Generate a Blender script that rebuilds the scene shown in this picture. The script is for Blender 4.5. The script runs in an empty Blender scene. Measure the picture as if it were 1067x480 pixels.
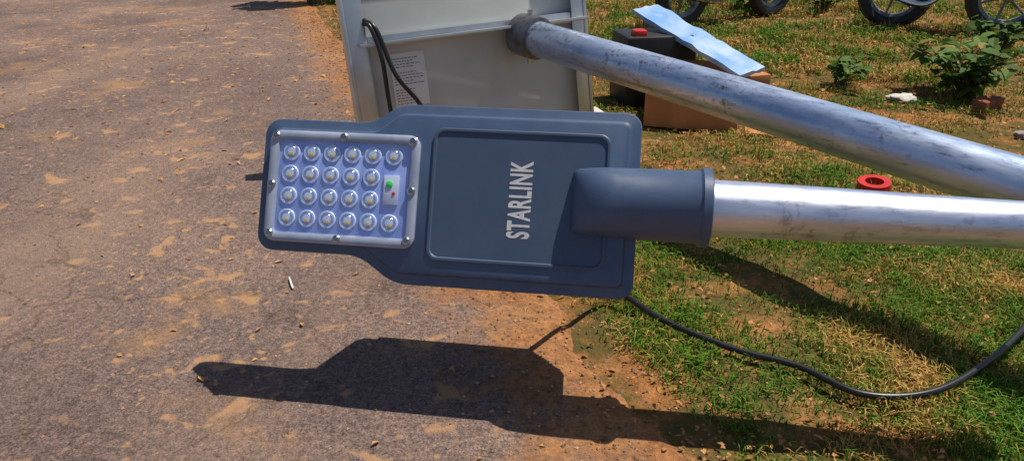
import bpy, math, random
import numpy as np
from mathutils import Vector, Matrix, noise
random.seed(7); np.random.seed(7)
S=bpy.context.scene
rad=math.radians

# ------------------------------------------------------------ materials
def nodes(name):
    m=bpy.data.materials.new(name); m.use_nodes=True
    nt=m.node_tree; b=nt.nodes["Principled BSDF"]
    return m,nt,b
def ramp(nt,fac,stops):
    r=nt.nodes.new("ShaderNodeValToRGB"); cr=r.color_ramp
    while len(cr.elements)<len(stops): cr.elements.new(0.5)
    for e,(p,c) in zip(cr.elements,stops):
        e.position=p; e.color=(*c,1) if len(c)==3 else c
    nt.links.new(fac,r.inputs[0]); return r.outputs[0]
def noi(nt,vec,scale,detail=4,rough=.55,dist=0):
    n=nt.nodes.new("ShaderNodeTexNoise"); n.inputs["Scale"].default_value=scale
    n.inputs["Detail"].default_value=detail; n.inputs["Roughness"].default_value=rough
    n.inputs["Distortion"].default_value=dist
    if vec is not None: nt.links.new(vec,n.inputs["Vector"])
    return n.outputs["Fac"]
def coord(nt,scale=None,rot=None):
    t=nt.nodes.new("ShaderNodeTexCoord"); o=t.outputs["Object"]
    if scale or rot:
        mp=nt.nodes.new("ShaderNodeMapping")
        if scale: mp.inputs["Scale"].default_value=scale
        if rot: mp.inputs["Rotation"].default_value=rot
        nt.links.new(o,mp.inputs["Vector"]); o=mp.outputs["Vector"]
    return o
def mixc(nt,fac,a,b,mode='MIX'):
    m=nt.nodes.new("ShaderNodeMix"); m.data_type='RGBA'; m.blend_type=mode
    for sock,val in ((m.inputs[0],fac),(m.inputs[6],a),(m.inputs[7],b)):
        if hasattr(val,'is_linked') or hasattr(val,'links'): nt.links.new(val,sock)
        elif isinstance(val,(tuple,list)): sock.default_value=(*val,1)
        else: sock.default_value=val
    return m.outputs[2]
def math_(nt,op,a,b=None,c=None,clamp=False):
    m=nt.nodes.new("ShaderNodeMath"); m.operation=op; m.use_clamp=clamp
    for i,v in enumerate((a,b,c)):
        if v is None: continue
        if hasattr(v,'links'): nt.links.new(v,m.inputs[i])
        else: m.inputs[i].default_value=v
    return m.outputs[0]
def bump(nt,b,h,strength=.3,dist=.01):
    n=nt.nodes.new("ShaderNodeBump"); n.inputs["Strength"].default_value=strength
    n.inputs["Distance"].default_value=dist
    nt.links.new(h,n.inputs["Height"]); nt.links.new(n.outputs[0],b.inputs["Normal"])
def mat(name,c1,c2=None,rough=.5,metal=0,scale=20,bmp=0,bscale=None,stretch=None,dist=.002,lo=.35,hi=.65,spec=.5,dust=0):
    m,nt,b=nodes(name)
    b.inputs["Roughness"].default_value=rough; b.inputs["Metallic"].default_value=metal
    b.inputs["Specular IOR Level"].default_value=spec
    v=coord(nt,stretch)
    if c2 is None: c2=tuple(x*.75 for x in c1)
    f=noi(nt,v,scale,5)
    c=ramp(nt,f,[(lo,c1),(hi,c2)])
    if dust:
        d1=ramp(nt,noi(nt,v,260,3,.8),[(.60,(0,0,0)),(.72,(1,1,1))])
        d2=ramp(nt,noi(nt,v,9,5,.7,.5),[(.42,(.15,.15,.15)),(.7,(1,1,1))])
        c=mixc(nt,math_(nt,'MULTIPLY',math_(nt,'MULTIPLY',d1,d2),dust),c,(.30,.26,.22))
        c=mixc(nt,math_(nt,'MULTIPLY',d2,dust*.2),c,(.24,.25,.28))
    nt.links.new(c,b.inputs["Base Color"])
    if bmp: bump(nt,b,noi(nt,v,bscale or scale*4,4),bmp,dist)
    return m

M_house=mat("powder_coat",(.062,.105,.20),(.052,.088,.172),rough=.42,scale=30,bmp=.3,bscale=900,dist=.0006,dust=.28)
M_plate=mat("powder_coat_plate",(.056,.092,.165),(.047,.078,.145),rough=.48,scale=14,bmp=.25,bscale=900,dist=.0006,dust=.28)
M_letter=mat("silver_ink",(.70,.69,.71),(.56,.56,.58),rough=.5,scale=200)
M_board=mat("led_board",(.30,.42,.92),(.44,.56,.97),rough=.3,scale=25)
M_bezel=mat("clear_bezel",(.38,.43,.56),(.25,.30,.42),rough=.1,scale=20)
M_refl=mat("led_reflector",(.72,.80,.98),(.60,.70,.96),rough=.3,metal=0,scale=300)
M_cup=mat("led_cup",(.36,.44,.76),(.24,.33,.68),rough=.2,metal=0,scale=300)
M_chip=mat("led_chip",(.85,.62,.15),(.8,.5,.08),rough=.3,scale=200)
M_steel=mat("screw_steel",(.6,.58,.55),(.4,.38,.36),rough=.25,metal=1,scale=200)
M_sensor=mat("sensor_case",(.66,.72,.92),(.56,.62,.84),rough=.3,scale=60)
M_green=mat("indicator",(.05,.75,.15),(.05,.65,.12),rough=.3)
M_dark=mat("dark_rubber",(.012,.012,.013),(.02,.02,.022),rough=.55,scale=60,bmp=.1)
M_cable=mat("black_cable",(.012,.012,.014),(.018,.018,.02),rough=.35,scale=60)
M_alu=mat("aluminium",(.62,.63,.63),(.5,.51,.52),rough=.35,metal=.85,scale=12,stretch=(1,1,6),bmp=.05)
M_back=mat("backsheet",(.60,.63,.62),(.50,.52,.49),rough=.5,scale=5,bmp=.05,bscale=20)
M_cell=mat("solar_cells",(.01,.015,.05),(.015,.02,.07),rough=.15,scale=8)
M_paper=mat("label_paper",(.88,.88,.87),(.82,.82,.8),rough=.6,scale=30)
M_ink=mat("print_ink",(.10,.10,.10),rough=.7)
M_card=mat("cardboard",(.52,.22,.085),(.42,.17,.06),rough=.85,scale=15,bmp=.1)
M_black=mat("black_case",(.012,.012,.014),(.02,.02,.022),rough=.5,scale=15)
M_redp=mat("red_plastic",(.6,.03,.02),(.5,.02,.015),rough=.35,scale=10)
M_film=mat("blue_film",(.17,.36,.68),(.42,.56,.76),rough=.4,scale=10,bmp=.4,bscale=30,dist=.004)
M_brick=mat("brick",(.36,.13,.07),(.22,.08,.05),rough=.95,scale=25,bmp=.6,bscale=90,spec=.1)
M_stone=mat("stone",(.30,.26,.23),(.16,.13,.12),rough=.9,scale=18,bmp=.5,bscale=70)
M_white=mat("white_scrap",(.62,.58,.54),(.45,.42,.38),rough=.6,scale=18,bmp=.4,bscale=40)
M_stem=mat("plant_stem",(.10,.13,.03),(.14,.10,.04),rough=.7)
M_paint=mat("bike_paint",(.02,.02,.025),(.03,.03,.035),rough=.2)
M_chrome=mat("chrome",(.6,.6,.6),(.5,.5,.5),rough=.15,metal=1)
M_rim=mat("rim_paint",(.25,.25,.26),(.16,.15,.14),rough=.4,metal=.5)

def galv(name,rot,blot_amt,k=1.0,blue=1.0):
    m,nt,b=nodes(name)
    v0=coord(nt)
    mp=nt.nodes.new("ShaderNodeMapping"); mp.inputs["Rotation"].default_value=rot
    nt.links.new(v0,mp.inputs["Vector"])
    mp2=nt.nodes.new("ShaderNodeMapping"); mp2.inputs["Scale"].default_value=(.22,1,1)
    nt.links.new(mp.outputs[0],mp2.inputs["Vector"]); v=mp2.outputs[0]
    n1=noi(nt,v,16,6,.6,.3); n2=noi(nt,v0,70,5,.65); n3=noi(nt,v,60,5,.75); n4=noi(nt,v0,6,5,.7)
    def C(r,g,bb): return tuple(min(1,x*k) for x in (r+(bb-r)*(1-blue)*.5,g+(bb-g)*(1-blue)*.3,bb))
    c=ramp(nt,n1,[(.3,C(.27,.37,.57)),(.5,C(.44,.54,.74)),(.68,C(.66,.74,.90))])
    blot=ramp(nt,n3,[(.55,(0,0,0)),(.66,(1,1,1))])
    c=mixc(nt,math_(nt,'MULTIPLY',blot,blot_amt),c,(.13,.12,.13))
    sp=math_(nt,'MULTIPLY',ramp(nt,n2,[(.54,(0,0,0)),(.62,(1,1,1))]),ramp(nt,n4,[(.45,(0,0,0)),(.62,(1,1,1))]))
    c=mixc(nt,math_(nt,'MULTIPLY',sp,min(1,blot_amt*1.5)),c,(.14,.105,.08))
    nt.links.new(c,b.inputs["Base Color"])
    b.inputs["Metallic"].default_value=.78
    nt.links.new(ramp(nt,n3,[(.3,(.46,.46,.46)),(.7,(.26,.26,.26))]),b.inputs["Roughness"])
    bump(nt,b,n3,.18,.002)
    return m
M_galv=galv("galvanised_steel",(0,0,rad(51)),.55,1.05)
M_galv2=galv("galvanised_steel_arm",(0,0,0),.35,1.15,.4)
M_collar=mat("collar_steel",(.24,.26,.30),(.13,.13,.15),rough=.4,metal=.8,scale=40,bmp=.2)

def glassy(name,amount,tint,edge_):
    m=bpy.data.materials.new(name); m.use_nodes=True; nt=m.node_tree
    nt.nodes.clear(); o=nt.nodes.new("ShaderNodeOutputMaterial")
    t=nt.nodes.new("ShaderNodeBsdfTransparent"); t.inputs[0].default_value=(*tint,1)
    g=nt.nodes.new("ShaderNodeBsdfGlossy"); g.inputs["Roughness"].default_value=.12
    g.inputs["Color"].default_value=(.95,.97,1,1)
    f=nt.nodes.new("ShaderNodeLayerWeight"); f.inputs[0].default_value=.3
    p=math_(nt,'POWER',f.outputs["Facing"],3)
    a=math_(nt,'MULTIPLY_ADD',p,edge_,amount,clamp=True)
    mx=nt.nodes.new("ShaderNodeMixShader"); nt.links.new(a,mx.inputs[0])
    nt.links.new(t.outputs[0],mx.inputs[1]); nt.links.new(g.outputs[0],mx.inputs[2])
    nt.links.new(mx.outputs[0],o.inputs[0]); return m
M_dome=glassy("lens_dome",.10,(.95,.975,1),.35)
M_sheet=glassy("lens_sheet",.05,(.97,.985,1),.3)

def attr_mat(name,rough=.7,trans=.25):
    m,nt,b=nodes(name)
    a=nt.nodes.new("ShaderNodeAttribute"); a.attribute_name="Col"
    nt.links.new(a.outputs["Color"],b.inputs["Base Color"])
    b.inputs["Roughness"].default_value=rough
    b.inputs["Specular IOR Level"].default_value=.25
    tr=nt.nodes.new("ShaderNodeBsdfTranslucent"); nt.links.new(a.outputs["Color"],tr.inputs[0])
    mx=nt.nodes.new("ShaderNodeMixShader"); mx.inputs[0].default_value=trans
    nt.links.new(b.outputs[0],mx.inputs[1]); nt.links.new(tr.outputs[0],mx.inputs[2])
    nt.links.new(mx.outputs[0],nt.nodes["Material Output"].inputs[0])
    return m
M_leaf=attr_mat("leaf_blades")

# ------------------------------------------------------------ mesh helpers
def link(o,parent=None):
    S.collection.objects.link(o)
    if parent is not None: o.parent=parent
    return o
def mk(name,verts,faces,mats,parent=None,smooth=True,angle=35,mi=None,col=None):
    me=bpy.data.meshes.new(name)
    me.from_pydata([tuple(v) for v in verts],[],faces); 
    if not isinstance(mats,(list,tuple)): mats=[mats]
    for m in mats: me.materials.append(m)
    if mi is not None: me.polygons.foreach_set("material_index",mi)
    me.polygons.foreach_set("use_smooth",[smooth]*len(me.polygons))
    if col is not None:
        a=me.color_attributes.new("Col",'FLOAT_COLOR','POINT'); a.data.foreach_set("color",np.asarray(col,dtype=np.float32).ravel())
    me.update(); 
    if smooth: me.set_sharp_from_angle(angle=rad(angle))
    return link(bpy.data.objects.new(name,me),parent)
def empty(name,loc=(0,0,0),label=None,cat=None):
    e=bpy.data.objects.new(name,None); e.empty_display_size=.05; e.location=loc; link(e)
    if label: e["label"]=label
    if cat: e["category"]=cat
    return e
def tag(o,label,cat,group=None):
    o["label"]=label; o["category"]=cat
    if group: o["group"]=group
    return o
class Geo:
    def __init__(s): s.v=[]; s.f=[]; s.m=[]
    def add(s,v,f,mi=0,M=None):
        o=len(s.v)
        for p in v:
            p=Vector(p); s.v.append(M@p if M is not None else p)
        for q in f: s.f.append([i+o for i in q]); s.m.append(mi)
        return s
    def mk(s,name,mats,parent=None,smooth=True,angle=35,col=None):
        return mk(name,s.v,s.f,mats,parent,smooth,angle,s.m,col)
def boxg(sx,sy,sz,b=.0):
    import bmesh
    bm=bmesh.new(); bmesh.ops.create_cube(bm,size=1)
    for v in bm.verts: v.co=Vector((v.co.x*sx,v.co.y*sy,v.co.z*sz))
    if b: bmesh.ops.bevel(bm,geom=bm.edges[:],offset=b,segments=2,affect='EDGES',profile=.5)
    bm.verts.ensure_lookup_table(); bm.faces.ensure_lookup_table()
    v=[x.co.copy() for x in bm.verts]; f=[[q.index for q in x.verts] for x in bm.faces]; bm.free(); return v,f
def catmull(P,n=8):
    P=[Vector(p) for p in P]; Q=[P[0]*2-P[1]]+P+[P[-1]*2-P[-2]]; out=[]
    for i in range(1,len(Q)-2):
        for k in range(n):
            t=k/n; a,b,c,d=Q[i-1],Q[i],Q[i+1],Q[i+2]
            out.append(.5*((2*b)+(c-a)*t+(2*a-5*b+4*c-d)*t*t+(-a+3*b-3*c+d)*t**3))
    out.append(P[-1]); return out
def tubeg(P,r,seg=12,cap=True):
    P=[Vector(p) for p in P]; n=len(P)
    if not isinstance(r,(list,tuple)): r=[r]*n
    v=[];f=[]
    t0=(P[1]-P[0]).normalized(); u=t0.orthogonal().normalized()
    for i in range(n):
        t=(P[min(i+1,n-1)]-P[max(i-1,0)]).normalized()
        u=(u-t*u.dot(t)).normalized(); w=t.cross(u)
        for k in range(seg):
            a=2*math.pi*k/seg; v.append(P[i]+(u*math.cos(a)+w*math.sin(a))*r[i])
    for i in range(n-1):
        for k in range(seg):
            a=i*seg+k; b=i*seg+(k+1)%seg; f.append([a,b,b+seg,a+seg])
    if cap: f.append(list(range(seg))[::-1]); f.append([(n-1)*seg+k for k in range(seg)])
    return v,f
def revolve(profile,seg=24):
    v=[];f=[]
    for r,z in profile:
        for k in range(seg):
            a=2*math.pi*k/seg; v.append(Vector((r*math.cos(a),r*math.sin(a),z)))
    for i in range(len(profile)-1):
        for k in range(seg):
            a=i*seg+k; b=i*seg+(k+1)%seg; f.append([a,b,b+seg,a+seg])
    return v,f,seg,len(profile)
def revcap(profile,seg=24):
    v,f,s,n=revolve(profile,seg); f.append(list(range(s))[::-1]); f.append([(n-1)*s+k for k in range(s)]); return v,f

def offset_poly(P,d):
    n=len(P); L=[]
    for i in range(n):
        a=Vector(P[i]); b=Vector(P[(i+1)%n]); t=(b-a).normalized(); nn=Vector((-t.y,t.x))
        L.append((a+nn*d,t))
    out=[]
    for i in range(n):
        p,t=L[i-1]; q,s=L[i]; den=t.x*s.y-t.y*s.x
        k=((q.x-p.x)*s.y-(q.y-p.y)*s.x)/den; out.append(p+t*k)
    return out
def rounded(P,R,seg=6):
    n=len(P); out=[]
    for i in range(n):
        p=P[i]; a=(P[i-1]-p); b=(P[(i+1)%n]-p)
        L=min(R[i],a.length*.45,b.length*.45)
        p0=p+a.normalized()*L; p1=p+b.normalized()*L
        c0=p0+(p-p0)*.56; c1=p1+(p-p1)*.56
        for k in range(seg+1):
            t=k/seg; out.append(p0*(1-t)**3+c0*3*t*(1-t)**2+c1*3*t*t*(1-t)+p1*t**3)
    return out
def ringstack(P,R,rings,s,capb=True,capf=True):
    v=[];f=[]
    m=None
    for d,z in rings:
        q=rounded(offset_poly(P,d),[max(2,r-d*.7) for r in R]); m=len(q)
        v+= [Vector((p.x*s,p.y*s,z*s)) for p in q]
    for i in range(len(rings)-1):
        for k in range(m):
            a=i*m+k;b=i*m+(k+1)%m; f.append([a,b,b+m,a+m])
    if capb: f.append(list(range(m))[::-1])
    if capf: f.append([(len(rings)-1)*m+k for k in range(m)])
    return v,f
def rect(x0,y0,x1,y1): return [Vector(p) for p in ((x0,y0),(x1,y0),(x1,y1),(x0,y1))]

# ------------------------------------------------------------ camera, light
CAMH=.75
cam=bpy.data.cameras.new("camera"); co=bpy.data.objects.new("camera",cam); link(co)
co.location=(0,0,CAMH); co.rotation_euler=(rad(90-24),0,0); cam.sensor_width=36; cam.lens=27.0
cam.clip_start=.02; cam.clip_end=400; S.camera=co
sd=Vector((.40,.17,1)).normalized()
sun=bpy.data.lights.new("sun",'SUN'); sun.energy=5.0; sun.angle=rad(.5); sun.color=(1,.93,.80)
so=bpy.data.objects.new("sun",sun); link(so); so.rotation_euler=sd.to_track_quat('Z','Y').to_euler(); so.location=(2,1,5)
w=bpy.data.worlds.new("World"); S.world=w; w.use_nodes=True; nt=w.node_tree
sk=nt.nodes.new("ShaderNodeTexSky"); sk.sky_type='NISHITA'; sk.sun_disc=False
sk.sun_elevation=math.asin(sd.z); sk.sun_rotation=math.atan2(sd.x,sd.y)
bg=nt.nodes["Background"]; bg.inputs[1].default_value=.075; nt.links.new(sk.outputs[0],bg.inputs[0])
S.view_settings.view_transform='Standard'; S.view_settings.look='None'; S.view_settings.exposure=0

# ------------------------------------------------------------ street lamp
DEP=1.15
s=DEP/800
R_=Vector((1,0,0)); U_=Vector((0,.4067,.9135)); F_=Vector((0,.9135,-.4067))
ax=(R_-.060*U_-.135*F_).normalized()
n0=Vector((0,-math.cos(rad(27)),math.sin(rad(27))))
az=(n0-ax*n0.dot(ax)).normalized(); ay=az.cross(ax)
lamp=empty("street_lamp",label="dark grey LED street lamp on a galvanised arm above road",cat="street lamp")
c0=Vector((-.0835*DEP,.9328*DEP,.75-.3633*DEP))
lamp.matrix_world=Matrix((( ax.x,ay.x,az.x,c0.x),(ax.y,ay.y,az.y,c0.y),(ax.z,ay.z,az.z,c0.z),(0,0,0,1)))
OUT=[Vector(p) for p in ((-209,-70),(-94,-70),(-54,-97),(196,-97),(196,94),(-60,94),(-87,73),(-209,73))]
OR=[18,14,14,16,16,14,14,18]
v,f=ringstack(OUT,OR,[(16,-26),(7,-25),(1,-22),(0,-20),(0,-9),(.6,-7.6),(2,-7),(9,-6.4),(10.5,-5.6),(12.5,-.9),(14.5,0)],s)
g=Geo().add(v,f)
v,f=ringstack([Vector(p) for p in ((-64,-84),(186,-84),(186,84),(-64,84))],[14]*4,[(26,-104),(20,-103),(14,-94),(5,-50),(0,-24)],s,capf=False); g.add(v,f)
for i in range(9):
    bv,bf=boxg(190*s,3*s,12*s,.0008); g.add(bv,bf,0,Matrix.Translation((62*s,(-44+11*i)*s,-108*s)))
body=g.mk("housing",M_house,lamp,angle=28)
v,f=ringstack(rect(-19,-70,166,69),[12]*4,[(0,-1),(0,1.6),(1,2.4),(3.2,2.4),(4.4,.7)],s,capb=False)
mk("cover_plate",v,f,M_plate,lamp,angle=28)
fc=bpy.data.curves.new("txt",'FONT'); fc.body="STARLINK"; fc.extrude=.01; fc.offset=.03; fc.size=1
fc.align_x='CENTER'; fc.align_y='CENTER'; fc.space_character=1.1
fo=bpy.data.objects.new("txt",fc); link(fo); dg=bpy.context.evaluated_depsgraph_get(); dg.update()
tm=bpy.data.meshes.new_from_object(fo.evaluated_get(dg)); bpy.data.objects.remove(fo)
xs=[q.co.x for q in tm.vertices]; ys=[q.co.y for q in tm.vertices]
cx=(max(xs)+min(xs))/2; cy=(max(ys)+min(ys))/2; lx=max(xs)-min(xs); ly=max(ys)-min(ys)
for q in tm.vertices:
    a=(q.co.x-cx)/lx*80*s; b=(q.co.y-cy)/ly*24*s; z=(q.co.z)*.006
    q.co=Vector((76*s-b, -2*s+a, .85*s+z))
tm.materials.clear(); tm.materials.append(M_letter); tm.name="lettering"
link(bpy.data.objects.new("lettering",tm),lamp)
# lens panel
LP=rect(-197,-60,-32,59)
v,f=ringstack(LP,[12]*4,[(0,-1),(0,3.2),(1.5,4.6),(4,5.2),(7.5,5.2),(9,4.4),(10.5,1.0)],s,capb=False,capf=False)
lens=mk("lens_panel",v,f,M_bezel,lamp,angle=30)
v,f=ringstack(LP,[12]*4,[(10,1.0),(10.3,1.1)],s,capb=False); mk("led_board",v,f,M_board,lens)
v,f=ringstack(LP,[12]*4,[(8.8,4.2),(9.1,4.5)],s,capb=False); mk("lens_sheet",v,f,M_sheet,lens)
g=Geo()
v,f=revcap([(9.4*s,0),(9.4*s,1.0*s),(8.8*s,1.6*s),(7.2*s,1.6*s)],20); g.add(v,f,0)
v,f=revcap([(7.2*s,1.3*s),(7.2*s,1.7*s),(4.6*s,1.75*s)],20); g.add(v,f,3)
v,f=revcap([(4.5*s,1.5*s),(4.5*s,2.1*s),(3.0*s,2.3*s)],16); g.add(v,f,0)
bv,bf=boxg(3.8*s,3.8*s,1.4*s,.0003); g.add(bv,bf,1,Matrix.Translation((.6*s,-2.2*s,2.2*s)))
pr=[(8.2*s,1.2*s)]+[(8.2*s*math.cos(a),1.2*s+6.2*s*math.sin(a)) for a in [i*math.pi/2/7 for i in range(1,7)]]+[(.3*s,7.4*s)]
v,f,_,_=revolve(pr,20); g.add(v,f,2)
first=None
cols=[-173,-150.5,-128,-105.5,-83,-60]; rows=[36,12.5,-11,-34.5]
for ci,x in enumerate(cols):
    for ri,y in enumerate(rows):
        if ci==5 and ri in(1,2): continue
        if first is None:
            o=g.mk("led",[M_refl,M_chip,M_dome,M_cup],lens); first=o
        else:
            o=first.copy(); link(o,lens)
        o.location=(x*s,y*s,1.15*s)
bv,bf=boxg(16*s,31*s,3*s,.0006); mk("sensor",[p+Vector((-60.5*s,.5*s,2.3*s)) for p in bv],bf,M_sensor,lens)
v,f=revcap([(3.6*s,0),(3.6*s,1.2*s),(2*s,1.8*s)],14); il=mk("indicator_and_glint",[p+Vector((-62*s,6.5*s,3.8*s)) for p in v],f,M_green,lens); il["label"]="small green indicator"
v,f=revcap([(1.7*s,0),(1.7*s,.9*s),(1*s,1.2*s)],12); il=mk("indicator_and_glint",[p+Vector((-57*s,-3*s,3.8*s)) for p in v],f,M_redp,lens); il["label"]="tiny red dot painted as a coloured reflection"  # red dot stands in for the coloured reflection beside the green indicator
sf=None
g=Geo(); v,f=revcap([(4.4*s,-.5*s),(4.4*s,1.2*s),(3.4*s,2.2*s),(1.9*s,2.4*s),(1.8*s,.9*s)],14); g.add(v,f)
for x,y in ((-190,52),(-39.5,52),(-39.5,-52),(-190,-52),(-115,53.5),(-115,-54.5),(-191.5,0),(-38,0)):
    if sf is None: o=g.mk("screw",M_steel,lens); sf=o
    else: o=sf.copy(); link(o,lens)
    o.location=(x*s,y*s,4.9*s)
# sleeve
v=[];f=[];seg=40
prof=[(129,29,1),(131,31,8),(136,33,17),(147,34,26),(161,35,32),(174,35.5,34.5),(200,36,36),(254,36.5,36.5),(255,37,37),(257,39.5,39.5),(265,39.5,39.5),(266,38.5,38.5),(266.2,28.6,28.6)]
for x,wy,hz in prof:
    for k in range(seg):
        a=2*math.pi*k/seg; ca,sa=math.cos(a),math.sin(a)
        e=.8 if x<166 else 1
        v.append(Vector((x*s,math.copysign(abs(ca)**e,ca)*wy*s,math.copysign(abs(sa)**e,sa)*hz*s)))
for i in range(len(prof)-1):
    for k in range(seg):
        a=i*seg+k;b=i*seg+(k+1)%seg; f.append([b,a,a+seg,b+seg])
f.append([k for k in range(seg)])
mk("arm_sleeve",v,f,M_house,lamp,angle=40)
v,f=tubeg([(x*s,0,0) for x in (250,300,380,460,540,640)],[28.4*s,28*s,26.4*s,24.6*s,23*s,21.6*s],36)
mk("mast_arm",v,f,M_galv2,lamp,angle=50)

# cable
pts=catmull([(.045,1.19,.17),(.07,1.165,.135),(.116,1.24,.07),(.202,1.33,.028),(.279,1.225,.024),(.381,1.138,.020),(.478,1.079,.022),(.552,1.003,.022),(.660,1.004,.024),(.785,1.075,.03),(.936,1.202,.035),(1.12,1.40,.03),(1.4,1.5,.02)],10)
v,f=tubeg(pts,.0058,10); tag(mk("power_cable",v,f,M_cable,angle=60),"black insulated cable trailing from the lamp across the grass","cable")

# ------------------------------------------------------------ galvanised pole
pA=Vector((.04,2.27,.360)); pB=Vector((.787,1.284,.300)); d=(pB-pA)
gp=empty("galvanised_pole",pA,"long mottled galvanised steel pole fixed to the panel frame","pole")
v,f=tubeg([(pA+d*t)-pA for t in np.linspace(0.0,1.22,14)],[.049]*14,36); mk("pole_shaft",v,f,M_galv,gp,angle=50)
dn=d.normalized()
v,f=tubeg([dn*t for t in (-.02,-.018,.02,.058,.060)],[.054,.060,.061,.060,.052],36); mk("end_collar",v,f,M_collar,gp,angle=40)
bv,bf=boxg(.012,.10,.05,.003)
q=dn.to_track_quat('X','Z').to_matrix().to_4x4()
g=Geo(); g.add(bv,bf,0,Matrix.Translation(dn*-.02)@q)
for sg in(-1,1):
    v,f=revcap([(.008,-.014),(.008,.014)],6); g.add(v,f,0,Matrix.Translation(dn*.02+Vector((0,0,.062*sg))))
g.mk("mounting_bracket",M_alu,gp)

# ------------------------------------------------------------ solar panel
e1=Vector((.93,.37,.055)).normalized(); e2=Vector((.155,.22,.96)); e2=(e2-e1*e2.dot(e1)).normalized(); e3=e1.cross(e2)
o0=Vector((-.420,2.085,.012))
sp=empty("solar_panel",label="solar panel standing on edge, showing its pale back and frame",cat="solar panel")
sp.matrix_world=Matrix(((e1.x,e2.x,e3.x,o0.x),(e1.y,e2.y,e3.y,o0.y),(e1.z,e2.z,e3.z,o0.z),(0,0,0,1)))
PW,PH=.715,.66
def bx(name,x0,x1,y0,y1,z0,z1,m,par,b=.0015):
    v,f=boxg(x1-x0,y1-y0,z1-z0,b); c=Vector(((x0+x1)/2,(y0+y1)/2,(z0+z1)/2))
    return mk(name,[p+c for p in v],f,m,par)
bx("backsheet",.01,PW-.01,.01,PH-.01,-.004,.004,M_back,sp,.001)
bx("cell_face",.01,PW-.01,.01,PH-.01,-.0095,-.0045,M_cell,sp,.001)
g=Geo()
def ab(g,x0,x1,y0,y1,z0,z1,b=.0012):
    v,f=boxg(x1-x0,y1-y0,z1-z0,b); g.add(v,f,0,Matrix.Translation(((x0+x1)/2,(y0+y1)/2,(z0+z1)/2)))
ab(g,-.004,.006,0,PH,-.012,.04); ab(g,.0065,.055,.002,PH-.002,.034,.038)
ab(g,PW-.006,PW+.004,0,PH,-.012,.04); ab(g,PW-.045,PW-.0065,.002,PH-.002,.034,.038)
ab(g,.0065,PW-.0065,.0,.008,-.012,.033); ab(g,.0065,PW-.0065,PH-.008,PH,-.012,.033)
g.mk("panel_frame",M_alu,sp)
g=Geo(); ab(g,.057,PW-.047,.335,.365,.006,.034); ab(g,.03,PW-.0,.340,.349,.0385,.066); 
g.mk("cross_rail",M_alu,sp)
bx("rating_label",.115,.215,.16,.310,.0045,.0055,M_paper,sp,.0002)
g=Geo()
for i in range(17):
    y=.168+.0079*i
    if i in(6,12): continue
    x=.121; xe=random.uniform(.165,.208)
    while x<xe:
        l=random.uniform(.003,.011); 
        if x+l<.210: ab(g,x,x+l,y,y+.0019,.0057,.0062,.0)
        x+=l+.003
g.mk("label_print",M_ink,sp)
for ps in ([(.05,.40,.03),(.065,.39,.06),(.08,.31,.075),(.085,.20,.06),(.09,.08,.05)],[(.055,.41,.035),(.08,.38,.065),(.11,.26,.08),(.17,.17,.06),(.22,.06,.04)]):
    v,f=tubeg(catmull(ps,8),.0062,10); mk("panel_lead",v,f,M_cable,sp,angle=60)

# ------------------------------------------------------------ boxes and litter on the verge
def edge(y): return .46-.35*y
cb=empty("cardboard_box",(.63,2.62,0),"open brown cardboard box lying on the grass","box")
cb.rotation_euler=(0,0,rad(-16))
g=Geo(); L,W,H,t=.31,.22,.135,.005
ab(g,-L/2,L/2,-W/2,-W/2+t,.004,H); ab(g,-L/2,L/2,W/2-t,W/2,.004,H)
ab(g,-L/2,-L/2+t,-W/2+t,W/2-t,.004,H); ab(g,L/2-t,L/2,-W/2+t,W/2-t,.004,H); ab(g,-L/2+t,L/2-t,-W/2+t,W/2-t,.004,.008)
g.mk("box_wall",M_card,cb)
fl=boxg(L*.98,.10,.004,.001)
mk("flap",[Matrix.Translation((0,W/2+.045,H+.02))@Matrix.Rotation(rad(24),4,'X')@p for p in fl[0]],fl[1],M_card,cb)
fl=boxg(L*.96,.115,.004,.001)
mk("flap",[Matrix.Translation((0,-W/2+.06,H+.004))@Matrix.Rotation(rad(3),4,'X')@p for p in fl[0]],fl[1],M_card,cb)
bc=empty("black_case",(.53,2.91,0),"black plastic carrying case with red catch standing on the grass","case")
bc.rotation_euler=(0,0,rad(10))
v,f=boxg(.27,.20,.26,.012); mk("case_body",[p+Vector((0,0,.132)) for p in v],f,M_black,bc)
v,f=boxg(.05,.05,.03,.008); mk("case_catch",[p+Vector((-.08,-.06,.268)) for p in v],f,M_redp,bc)
v,f=tubeg(catmull([(-.05,-.105,.16),(-.05,-.13,.17),(.05,-.13,.17),(.05,-.105,.16)],6),.006,8); mk("handle",v,f,M_dark,bc)
a=Vector((.51,3.04,.320)); b=Vector((.82,2.62,.165)); t=(b-a).normalized(); wv=Vector((.75,.62,.1)); wv=(wv-t*wv.dot(t)).normalized(); nn=t.cross(wv)
if nn.z<0: nn=-nn
NX,NY=14,6; vv=[];ff=[]
for zi,off in enumerate((0,.016)):
    for i in range(NX+1):
        for j in range(NY+1):
            p=a+(b-a)*(i/NX)+wv*((j/NY-.5)*.13)+nn*(off+.009*noise.noise(Vector((i*.7,j*.9,zi))))
            vv.append(p)
st=(NX+1)*(NY+1)
for i in range(NX):
    for j in range(NY):
        q0=i*(NY+1)+j; ff.append([q0,q0+1,q0+NY+2,q0+NY+1]); ff.append([st+q0,st+q0+NY+1,st+q0+NY+2,st+q0+1])
for i in range(NX):
    for j in (0,NY):
        q0=i*(NY+1)+j; ff.append([q0,q0+NY+1,st+q0+NY+1,st+q0])
for j in range(NY):
    for i in (0,NX):
        q0=i*(NY+1)+j; ff.append([q0,q0+1,st+q0+1,st+q0])
tag(mk("wrapped_board",vv,ff,M_film,angle=60),"pale blue film-wrapped board leaning across the boxes","board")
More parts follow.
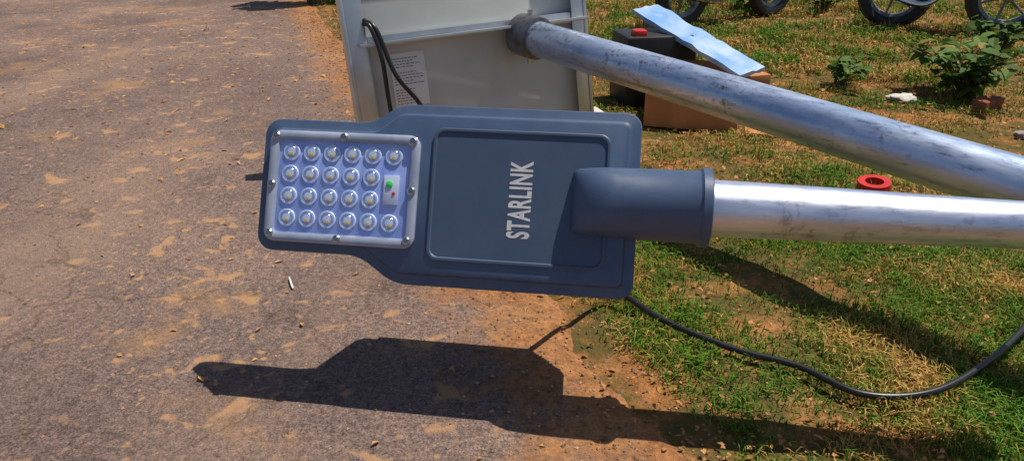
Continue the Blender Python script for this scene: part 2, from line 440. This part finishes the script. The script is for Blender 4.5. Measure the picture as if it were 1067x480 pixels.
def slab(name,loc,size,rot,m,label,cat,b=.004,tilt=0,jit=0):
    v,f=boxg(*size,b)
    if jit: v=[p+Vector((noise.noise(p*40+Vector(loc)*9),noise.noise(p*40+Vector((5,1,2))),noise.noise(p*40+Vector((1,9,2)))))*jit for p in v]
    o=mk(name,v,f,m,angle=30); o.location=loc; o.rotation_euler=(rad(tilt),0,rad(rot)); tag(o,label,cat); return o
slab("cardboard_piece",(.86,2.46,.014),(.17,.08,.006),-12,M_card,"flattened strip of cardboard on the dry grass","cardboard",.001,4)
slab("cardboard_piece",(1.00,3.15,.03),(.10,.08,.05),20,M_card,"small torn cardboard block on the grass","cardboard",.003)
slab("brick",(1.755,2.78,.022),(.12,.055,.045),32,M_brick,"broken red brick lying in the weeds","brick",.004,3,.005)
slab("plastic_bag",(.26,2.56,.03),(.10,.07,.06),15,M_white,"white crumpled plastic scrap beside the panel","litter",.015,5,.01)
def rock(name,loc,r,m,label,cat,sq=.6):
    import bmesh
    bm=bmesh.new(); bmesh.ops.create_icosphere(bm,subdivisions=3,radius=r)
    v=[]
    for q in bm.verts:
        k=1+.45*noise.noise(q.co/r*1.3+Vector(loc)*7)+.22*noise.noise(q.co/r*3)
        v.append(Vector((q.co.x*k,q.co.y*k*.8,q.co.z*k*sq)))
    f=[[x.index for x in p.verts] for p in bm.faces]; bm.free()
    o=mk(name,v,f,m,angle=40); o.location=loc; tag(o,label,cat)
rock("stone",(1.80,2.46,.015),.055,M_stone,"grey-brown stone on bare soil","stone",.45)
rock("stone",(1.68,2.42,.012),.035,M_stone,"grey-brown stone on bare soil","stone",.45)
rock("stone",(1.50,2.90,.012),.05,M_white,"pale chalky stone in the weeds","stone",.4)
v,f,sg,n=revolve([(.024,0),(.042,0),(.042,.020),(.024,.020),(.024,0)],32)
o=tag(mk("tape_roll",v,f,M_redp,angle=30),"red roll of insulating tape lying on the soil","tape"); o.location=(.973,1.935,.014); o.rotation_euler=(rad(5),rad(-4),0)

# ------------------------------------------------------------ plants
def leafy(name,loc,h,wd,nst,nl,lsize,label,cat,dark=1):
    e=empty(name,loc,label,cat); g=Geo(); V=[];Fc=[];C=[]
    for i in range(nst):
        a=random.uniform(0,6.283); rr=random.uniform(.3,1)*wd/2; hh=h*random.uniform(.6,1)
        p0=Vector((random.uniform(-.03,.03),random.uniform(-.03,.03),0)); p2=Vector((math.cos(a)*rr,math.sin(a)*rr,hh)); p1=p2*.45+Vector((0,0,hh*.25))
        c=catmull([p0,p1,p2],5); v,f=tubeg(c,[.004*(1-.6*k/len(c)) for k in range(len(c))],6); g.add(v,f)
        for j in range(nl):
            k=random.randint(2,len(c)-1); b=c[k]+Vector((random.uniform(-1,1),random.uniform(-1,1),random.uniform(-.5,.8)))*lsize*.5
            dr=Vector((random.uniform(-1,1),random.uniform(-1,1),random.uniform(-.35,.45))).normalized()
            sd_=dr.cross(Vector((random.uniform(-.3,.3),random.uniform(-.3,.3),1))).normalized(); up=sd_.cross(dr)
            L=lsize*random.uniform(.6,1.2); W=L*random.uniform(.3,.42); o=len(V)
            for (x,y,z) in ((0,0,0),(.3,.8,.08),(.65,.75,.05),(1,0,-.15),(.65,-.75,.05),(.3,-.8,.08),(.33,0,-.02),(.66,0,-.04)):
                V.append(b+dr*L*x+sd_*W*y+up*L*z)
            Fc+= [[o,o+6,o+1],[o+6,o+7,o+2,o+1],[o+7,o+3,o+2],[o,o+5,o+6],[o+6,o+5,o+4,o+7],[o+7,o+4,o+3]]
            t=random.random(); cc=(.05+.08*t,.10+.13*t,.02+.02*t) if random.random()<.9 else (.3,.24,.06)
            C+=[(cc[0]*dark,cc[1]*dark,cc[2]*dark,1)]*8
    g.mk("plant_stem",M_stem,e); mk("foliage",V,Fc,M_leaf,e,smooth=False,col=C); return e
leafy("weed_plant",(1.76,2.96,0),.20,.48,20,8,.085,"broad-leaved green weed growing beside a brick","plant")
leafy("weed_plant",(1.36,3.15,0),.12,.26,9,8,.055,"low broad-leaved weed in the dry grass","plant")
leafy("weed_plant",(2.28,3.65,0),.18,.4,12,10,.07,"broad-leaved green weed growing in the dry grass","plant")
leafy("weed_plant",(1.62,5.30,0),.16,.55,14,11,.06,"broad-leaved green weed growing near the parked motorcycles","plant")
leafy("weed_plant",(2.1,5.3,0),.16,.55,14,11,.06,"broad-leaved green weed growing near the parked motorcycles","plant")
leafy("weed_plant",(1.25,5.4,0),.14,.5,12,10,.06,"broad-leaved green weed growing near the parked motorcycles","plant")
leafy("shrub",(-1.42,5.62,0),.85,.40,34,22,.085,"dark green leafy shrub on the road verge","shrub",.5)
leafy("shrub",(-1.05,5.85,0),.75,.5,26,22,.085,"dark green leafy shrub growing in the dry verge","shrub",.5)

# ------------------------------------------------------------ vehicles
RX=Matrix.Rotation(rad(90),4,'X')
def wheel(e,x,y,r,tw=.034,tr=.062,spokes=6):
    wh=bpy.data.objects.new("wheel",None); link(wh,e); wh.location=(x,y,r)
    pr=[(r-tr,-tw*.7),(r-tr*.6,-tw),(r-tr*.25,-tw*.95),(r-.006,-tw*.6),(r-.006,-tw*.35),(r,-tw*.3),(r,tw*.3),(r-.006,tw*.35),(r-.006,tw*.6),(r-tr*.25,tw*.95),(r-tr*.6,tw),(r-tr,tw*.7),(r-tr,-tw*.7)]
    v,f,_,_=revolve(pr,44); mk("tyre",[RX@p for p in v],f,M_dark,wh)
    g=Geo(); v,f,_,_=revolve([(r-tr-.001,-tw*.6),(r-tr-.018,-tw*.4),(r-tr-.018,tw*.4),(r-tr-.001,tw*.6),(r-tr-.001,-tw*.6)],40); g.add(v,f,0,RX)
    v,f=revcap([(.012,-.04),(.03,-.035),(.03,.035),(.012,.04)],16); g.add(v,f,0,RX)
    for k in range(spokes):
        a=k*2*math.pi/spokes+.3; v,f=tubeg([(math.cos(a)*.025,0,math.sin(a)*.025),(math.cos(a)*(r-tr-.012),0,math.sin(a)*(r-tr-.012))],[.009,.006],8); g.add(v,f)
    g.mk("rim",M_rim,wh)
def motorcycle(loc,rot,label,wb=.78,tw=.034):
    e=empty("motorcycle",loc,label,"motorcycle"); e.rotation_euler=(0,0,rad(rot)); e["group"]="motorcycles parked on the verge"
    r=.205; K=Matrix.Diagonal((wb/.78,1,1,1))
    for x in(0,wb):
        wheel(e,x,0,r,tw)
        v=[];f=[]
        for i in range(15):
            a=rad(20+i*10); 
            for j,yy in enumerate((-.05,-.034,.034,.05)):
                rr=r+.025-(.012 if j in(0,3) else 0); v.append(Vector((x+math.cos(a)*rr,yy,r+math.sin(a)*rr)))
        for i in range(14):
            for j in range(3): q=i*4+j; f.append([q,q+1,q+5,q+4])
        mk("fender",v,f,M_paint,e)
    w0=.78
    g=Geo()
    for ps in ([(0,.055,r),(.25,.05,.22),(.45,.05,.30),(.62,.04,.50)],[(0,-.055,r),(.25,-.05,.22),(.45,-.05,.30),(.62,-.04,.50)],[(w0,.055,r),(.66,.05,.52)],[(w0,-.055,r),(.66,-.05,.52)],[(-.05,.04,.42),(.3,.04,.44),(.62,.0,.50)],[(.05,.05,.25),(.02,.05,.42)],[(.05,-.05,.25),(.02,-.05,.42)]):
        v,f=tubeg(catmull(ps,5) if len(ps)>2 else ps,.012,8); g.add(v,f,0,K)
    g.mk("frame",M_paint,e)
    v,f=tubeg([(.66,-.22,.60),(.65,-.10,.585),(.66,0,.56),(.65,.10,.585),(.66,.22,.60)],.010,8); mk("handlebar",[K@p for p in v],f,M_chrome,e)
    v,f=boxg(.20,.13,.15,.02); mk("engine",[K@(p+Vector((.36,0,.27))) for p in v],f,M_steel,e)
    v,f=tubeg(catmull([(.36,-.08,.22),(.2,-.09,.15),(-.08,-.09,.20)],6),.018,10); mk("exhaust",[K@p for p in v],f,M_chrome,e)
    v,f=boxg(.26,.16,.12,.045); mk("fuel_tank",[K@(p+Vector((.46,0,.49))) for p in v],f,M_redp,e)
    v,f=boxg(.40,.15,.06,.02); mk("seat",[K@(p+Vector((.13,0,.48))) for p in v],f,M_black,e)
    v,f=revcap([(.02,-.04),(.05,-.02),(.055,.02),(.05,.03)],18); mk("headlight",[K@(Matrix.Translation((.72,0,.52))@Matrix.Rotation(rad(90),4,'Y')@p) for p in v],f,M_chrome,e)
motorcycle((.985,4.60,0),34,"black motorcycle with red tank parked on the grass")
motorcycle((2.22,4.62,0),-26,"black motorcycle with wide tyres parked behind the weeds",.56,.05)

# ------------------------------------------------------------ ground
def dirt_color(nt,P):
    n1=noi(nt,P,3,5,.6); n2=noi(nt,P,38,6,.7); n3=noi(nt,P,160,4,.6)
    c=ramp(nt,n1,[(.3,(.37,.15,.052)),(.5,(.46,.205,.078)),(.7,(.54,.275,.118))])
    c=mixc(nt,.75,c,ramp(nt,n2,[(.3,(.30,.28,.26)),(.5,(.8,.8,.8)),(.7,(1.25,1.2,1.1))]),'MULTIPLY')
    c=mixc(nt,.6,c,ramp(nt,n3,[(.35,(.5,.48,.45)),(.6,(1.1,1.1,1.1))]),'MULTIPLY')
    h=math_(nt,'ADD',n2,math_(nt,'MULTIPLY',n3,.5))
    return c,h
mg,nt,b=nodes("soil"); P=coord(nt); c,h=dirt_color(nt,P)
n=noi(nt,P,7,5,.65)
c=mixc(nt,ramp(nt,n,[(.38,(0,0,0)),(.54,(1,1,1))]),c,mixc(nt,noi(nt,P,60,4,.7),(.055,.055,.015),(.17,.12,.04)))
nt.links.new(c,b.inputs["Base Color"]); b.inputs["Roughness"].default_value=.95; b.inputs["Specular IOR Level"].default_value=.1
bump(nt,b,h,.8,.012)
xs=np.concatenate([np.linspace(-60,-3,8)[:-1],np.arange(-3,5,.05),np.linspace(5,60,10)])
ys=np.concatenate([np.linspace(-20,.4,6)[:-1],np.arange(.4,7,.05),np.linspace(7,120,12)])
V=[]
def gz(x,y):
    dd=x-edge(y)
    k=min(1,max(0,(dd-.0)/.12))
    return -.006+k*(.008+.010*noise.noise(Vector((x*5,y*5,0)))+.005*noise.noise(Vector((x*16,y*16,3))))
for y in ys:
    for x in xs: V.append((x,y,gz(x,y)))
nx=len(xs); F=[[j*nx+i,j*nx+i+1,(j+1)*nx+i+1,(j+1)*nx+i] for j in range(len(ys)-1) for i in range(nx-1)]
gr=mk("ground",V,F,mg,angle=180); gr["kind"]="structure"

mr,nt,b=nodes("dusty_asphalt"); P=coord(nt)
sx=nt.nodes.new("ShaderNodeSeparateXYZ"); nt.links.new(P,sx.inputs[0])
dd=math_(nt,'SUBTRACT',math_(nt,'MULTIPLY_ADD',sx.outputs[1],.35,sx.outputs[0]),.46)
nbig=noi(nt,P,1.6,6,.6,.3); nmid=noi(nt,P,9,5,.65,.2); nf=noi(nt,P,120,5,.75); nf2=noi(nt,P,330,3,.6)
c=ramp(nt,nbig,[(.3,(.150,.108,.100)),(.5,(.212,.155,.138)),(.7,(.29,.205,.168))])
c=mixc(nt,.9,c,ramp(nt,nf,[(.32,(.34,.34,.36)),(.5,(.9,.9,.9)),(.68,(1.55,1.45,1.4))]),'MULTIPLY')
c=mixc(nt,.8,c,ramp(nt,nf2,[(.35,(.42,.42,.42)),(.62,(1.4,1.35,1.3))]),'MULTIPLY')
spl=ramp(nt,math_(nt,'ADD',noi(nt,P,13,3,.5,.4),math_(nt,'MULTIPLY',nbig,.35)),[(.79,(0,0,0)),(.85,(1,1,1))])
c=mixc(nt,math_(nt,'MULTIPLY',spl,.7),c,(.50,.28,.14))
sp2=ramp(nt,noi(nt,coord(nt,(1,1,1),(0,0,1.1)),36,2,.5,.2),[(.635,(0,0,0)),(.675,(1,1,1))])
c=mixc(nt,math_(nt,'MULTIPLY',math_(nt,'MULTIPLY',sp2,ramp(nt,noi(nt,P,2.2,3),[(.42,(0,0,0)),(.58,(1,1,1))])),.75),c,(.50,.28,.13))
lane=ramp(nt,noi(nt,coord(nt,(1.2,.25,1),(0,0,rad(-19))),2.2,4,.5),[(.5,(0,0,0)),(.75,(1,1,1))])
c=mixc(nt,math_(nt,'MULTIPLY',lane,.45),c,(.37,.245,.17))
dr_=ramp(nt,noi(nt,P,2.7,6,.62,.4),[(.56,(0,0,0)),(.74,(1,1,1))])
c=mixc(nt,math_(nt,'MULTIPLY',dr_,.65),c,(.46,.25,.10))
vo=nt.nodes.new("ShaderNodeTexVoronoi"); vo.feature='DISTANCE_TO_EDGE'; vo.inputs["Scale"].default_value=1.1
dv=nt.nodes.new("ShaderNodeVectorMath"); dv.operation='ADD'
nn_=nt.nodes.new("ShaderNodeTexNoise"); nn_.inputs["Scale"].default_value=4; nn_.inputs["Detail"].default_value=6; nt.links.new(P,nn_.inputs["Vector"])
sc=nt.nodes.new("ShaderNodeVectorMath"); sc.operation='SCALE'; sc.inputs["Scale"].default_value=.5; nt.links.new(nn_.outputs["Color"],sc.inputs[0])
nt.links.new(P,dv.inputs[0]); nt.links.new(sc.outputs[0],dv.inputs[1]); nt.links.new(dv.outputs[0],vo.inputs["Vector"])
cr=ramp(nt,vo.outputs[0],[(.0,(1,1,1)),(.008,(0,0,0))])
c=mixc(nt,math_(nt,'MULTIPLY',cr,.45),c,(.06,.042,.036))
dc,dh=dirt_color(nt,P)
fd=math_(nt,'ADD',dd,math_(nt,'MULTIPLY',math_(nt,'SUBTRACT',nmid,.5),.5))
fd=math_(nt,'ADD',fd,math_(nt,'MULTIPLY',math_(nt,'SUBTRACT',nf,.5),.25))
fac=ramp(nt,math_(nt,'ADD',fd,.5),[(.33,(0,0,0)),(.5,(1,1,1))])
c=mixc(nt,math_(nt,'MULTIPLY',fac,.9),c,dc)
nt.links.new(c,b.inputs["Base Color"]); b.inputs["Roughness"].default_value=.9; b.inputs["Specular IOR Level"].default_value=.15
bump(nt,b,math_(nt,'ADD',nf,math_(nt,'MULTIPLY',nf2,.6)),.75,.006)
yy=np.concatenate([np.linspace(-20,.3,5)[:-1],np.arange(.3,8,.02),np.linspace(8,120,30)])
V=[];F=[]
for y in yy:
    j=.05*noise.noise(Vector((y*4,0,0)))+.02*noise.noise(Vector((y*22,3,0)))
    V+=[(edge(y)-5.5,y,.004),(edge(y)-1,y,.004),(edge(y)+.06+j,y,.004),(edge(y)+.085+j,y,-.004)]
for i in range(len(yy)-1):
    for k in range(3): q=i*4+k; F.append([q,q+1,q+5,q+4])
rd=mk("road",V,F,mr,smooth=False); rd["kind"]="structure"

# ------------------------------------------------------------ grass blades
def dens(x,y):
    d_=x-edge(y)
    e=min(1,max(0,(d_-.11-.12*noise.noise(Vector((x*6,y*6,1))))/.14))
    n=noise.noise(Vector((x*3.2,y*3.2,5)))+.6*noise.noise(Vector((x*9,y*9,8)))
    base=.78 if y<1.75 else (.36 if y<2.7 else .5)
    return e*min(1,max(.05,base+n*.9))
BV=[];BF=[];BC=[]
def blades(y0,y1,per,hh,ww):
    xmax=lambda y:(y*1.02+.5)*.75+.25
    cnt=int(per*(y1-y0)*(xmax((y0+y1)/2)-edge((y0+y1)/2)))
    for _ in range(cnt):
        y=random.uniform(y0,y1); x0=edge(y); x=random.uniform(x0,xmax(y))
        dn_=dens(x,y)
        if random.random()>dn_: continue
        z=gz(x,y)-.002
        a=random.uniform(0,6.283); h=hh*random.uniform(.45,1.25)*(.6+.6*dn_); w=ww*random.uniform(.6,1.3)
        lean=random.uniform(.1,1.6)
        dry=noise.noise(Vector((x*4,y*4,20)))*1.0+.5*noise.noise(Vector((x*14,y*14,2)))+random.uniform(-.45,.45)+(.05 if y>1.8 else -.2)
        cx_,sx_=math.cos(a),math.sin(a); px,py=-sx_,cx_
        l1=h*.35*lean; l2=h*lean*.9; z1=h*.6; z2=h*max(.15,1-.4*lean)
        o=len(BV)
        BV.extend(((x-px*w,y-py*w,z),(x+px*w,y+py*w,z),(x+px*w*.8+cx_*l1,y+py*w*.8+sx_*l1,z+z1),(x-px*w*.8+cx_*l1,y-py*w*.8+sx_*l1,z+z1),(x+cx_*l2,y+sx_*l2,z+z2)))
        BF.append((o,o+1,o+2,o+3)); BF.append((o+3,o+2,o+4))
        t=random.random()
        if dry>.28: c_=(.48+.24*t,.28+.16*t,.08+.06*t)
        elif dry>.08: c_=(.20+.12*t,.20+.09*t,.03)
        else: c_=(.05+.09*t,.14+.16*t,.008+.012*t)
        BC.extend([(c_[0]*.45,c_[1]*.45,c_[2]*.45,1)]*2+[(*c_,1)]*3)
blades(.7,1.9,44000,.028,.0010)
blades(1.9,3.2,14000,.032,.0015)
blades(3.2,7.5,5000,.055,.003)
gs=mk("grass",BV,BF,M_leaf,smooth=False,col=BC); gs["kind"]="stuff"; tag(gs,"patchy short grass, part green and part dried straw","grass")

# dry leaves & crumbs
V=[];F=[];C=[]
def leaf(x,y,z,L,c_):
    a=random.uniform(0,6.283); dr=Vector((math.cos(a),math.sin(a),random.uniform(-.35,.35))); sd_=Vector((-math.sin(a),math.cos(a),random.uniform(-.5,.5)))
    o=len(V); W=L*random.uniform(.15,.5)
    for (p,q,r_) in ((0,0,0),(.35,.8,.18),(.75,.5,.1),(1,0,0.05),(.7,-.55,.2),(.3,-.8,.1)):
        V.append(Vector((x,y,z+.001))+dr*L*(p+random.uniform(-.15,.15))+sd_*W*(q+random.uniform(-.3,.3))+Vector((0,0,L*r_)))
    F.append([o,o+1,o+2,o+3]); F.append([o,o+3,o+4,o+5]); C.extend([(*c_,1)]*6)
for _ in range(750):
    y=random.uniform(.8,5.5); x=edge(y)-random.random()**1.2*(2.8)+.1
    t=random.random(); leaf(x,y,.005,random.uniform(.005,.018)*(1 if y<2 else 1.5),(.50+.2*t,.26+.15*t,.09+.08*t))
for _ in range(9000):
    y=.8+random.random()**1.2*5.2; x=edge(y)+.04+random.random()*(y*.75+.6-edge(y))
    t=random.random(); L=random.uniform(.004,.014)*(1+max(0,y-1.6)*.45)
    leaf(x,y,gz(x,y)+random.uniform(.0,.014),L,(.32+.34*t,.15+.20*t,.04+.10*t))
dl=mk("dry_leaves",V,F,M_leaf,smooth=False,col=C); dl["kind"]="stuff"; tag(dl,"scattered dry brown leaf fragments on road and verge","leaves")
V=[];F=[];C=[]
ic=[(1,0,0),(-1,0,0),(0,1,0),(0,-1,0),(0,0,1),(0,0,-1)]; fi=[(0,2,4),(2,1,4),(1,3,4),(3,0,4),(2,0,5),(1,2,5),(3,1,5),(0,3,5)]
for _ in range(8000):
    y=.8+random.random()**1.3*4.5
    k=random.random()
    x=edge(y)+random.gauss(.06,.12) if k<.6 else edge(y)+random.uniform(-2.2,1.6)
    r=random.uniform(.0010,.0038)*(1 if y<2 else 1.5); z=(.004 if x<edge(y)+.06 else gz(x,y))+r*.3
    o=len(V); t=random.uniform(.5,1.3); c_=random.choice(((.38,.21,.11),(.25,.15,.09),(.2,.16,.14),(.44,.3,.18)))
    for q in ic: V.append((x+q[0]*r*random.uniform(.7,1.3),y+q[1]*r*random.uniform(.7,1.3),z+q[2]*r*random.uniform(.5,.9)))
    F+=[[o+a_ for a_ in q] for q in fi]; C+=[(c_[0]*t,c_[1]*t,c_[2]*t,1)]*6
gv=mk("gravel",V,F,attr_mat("gravel_stone",.9,0),smooth=False,col=C); gv["kind"]="stuff"; tag(gv,"loose soil crumbs and gravel along the road edge","gravel")
v,f=tubeg(catmull([(-.465,1.425,.008),(-.455,1.400,.011),(-.445,1.378,.008)],5),.0018,6); tag(mk("twig",v,f,M_paper,angle=60),"short pale dry twig lying on the asphalt","twig")
print("blades",len(BF)//2)
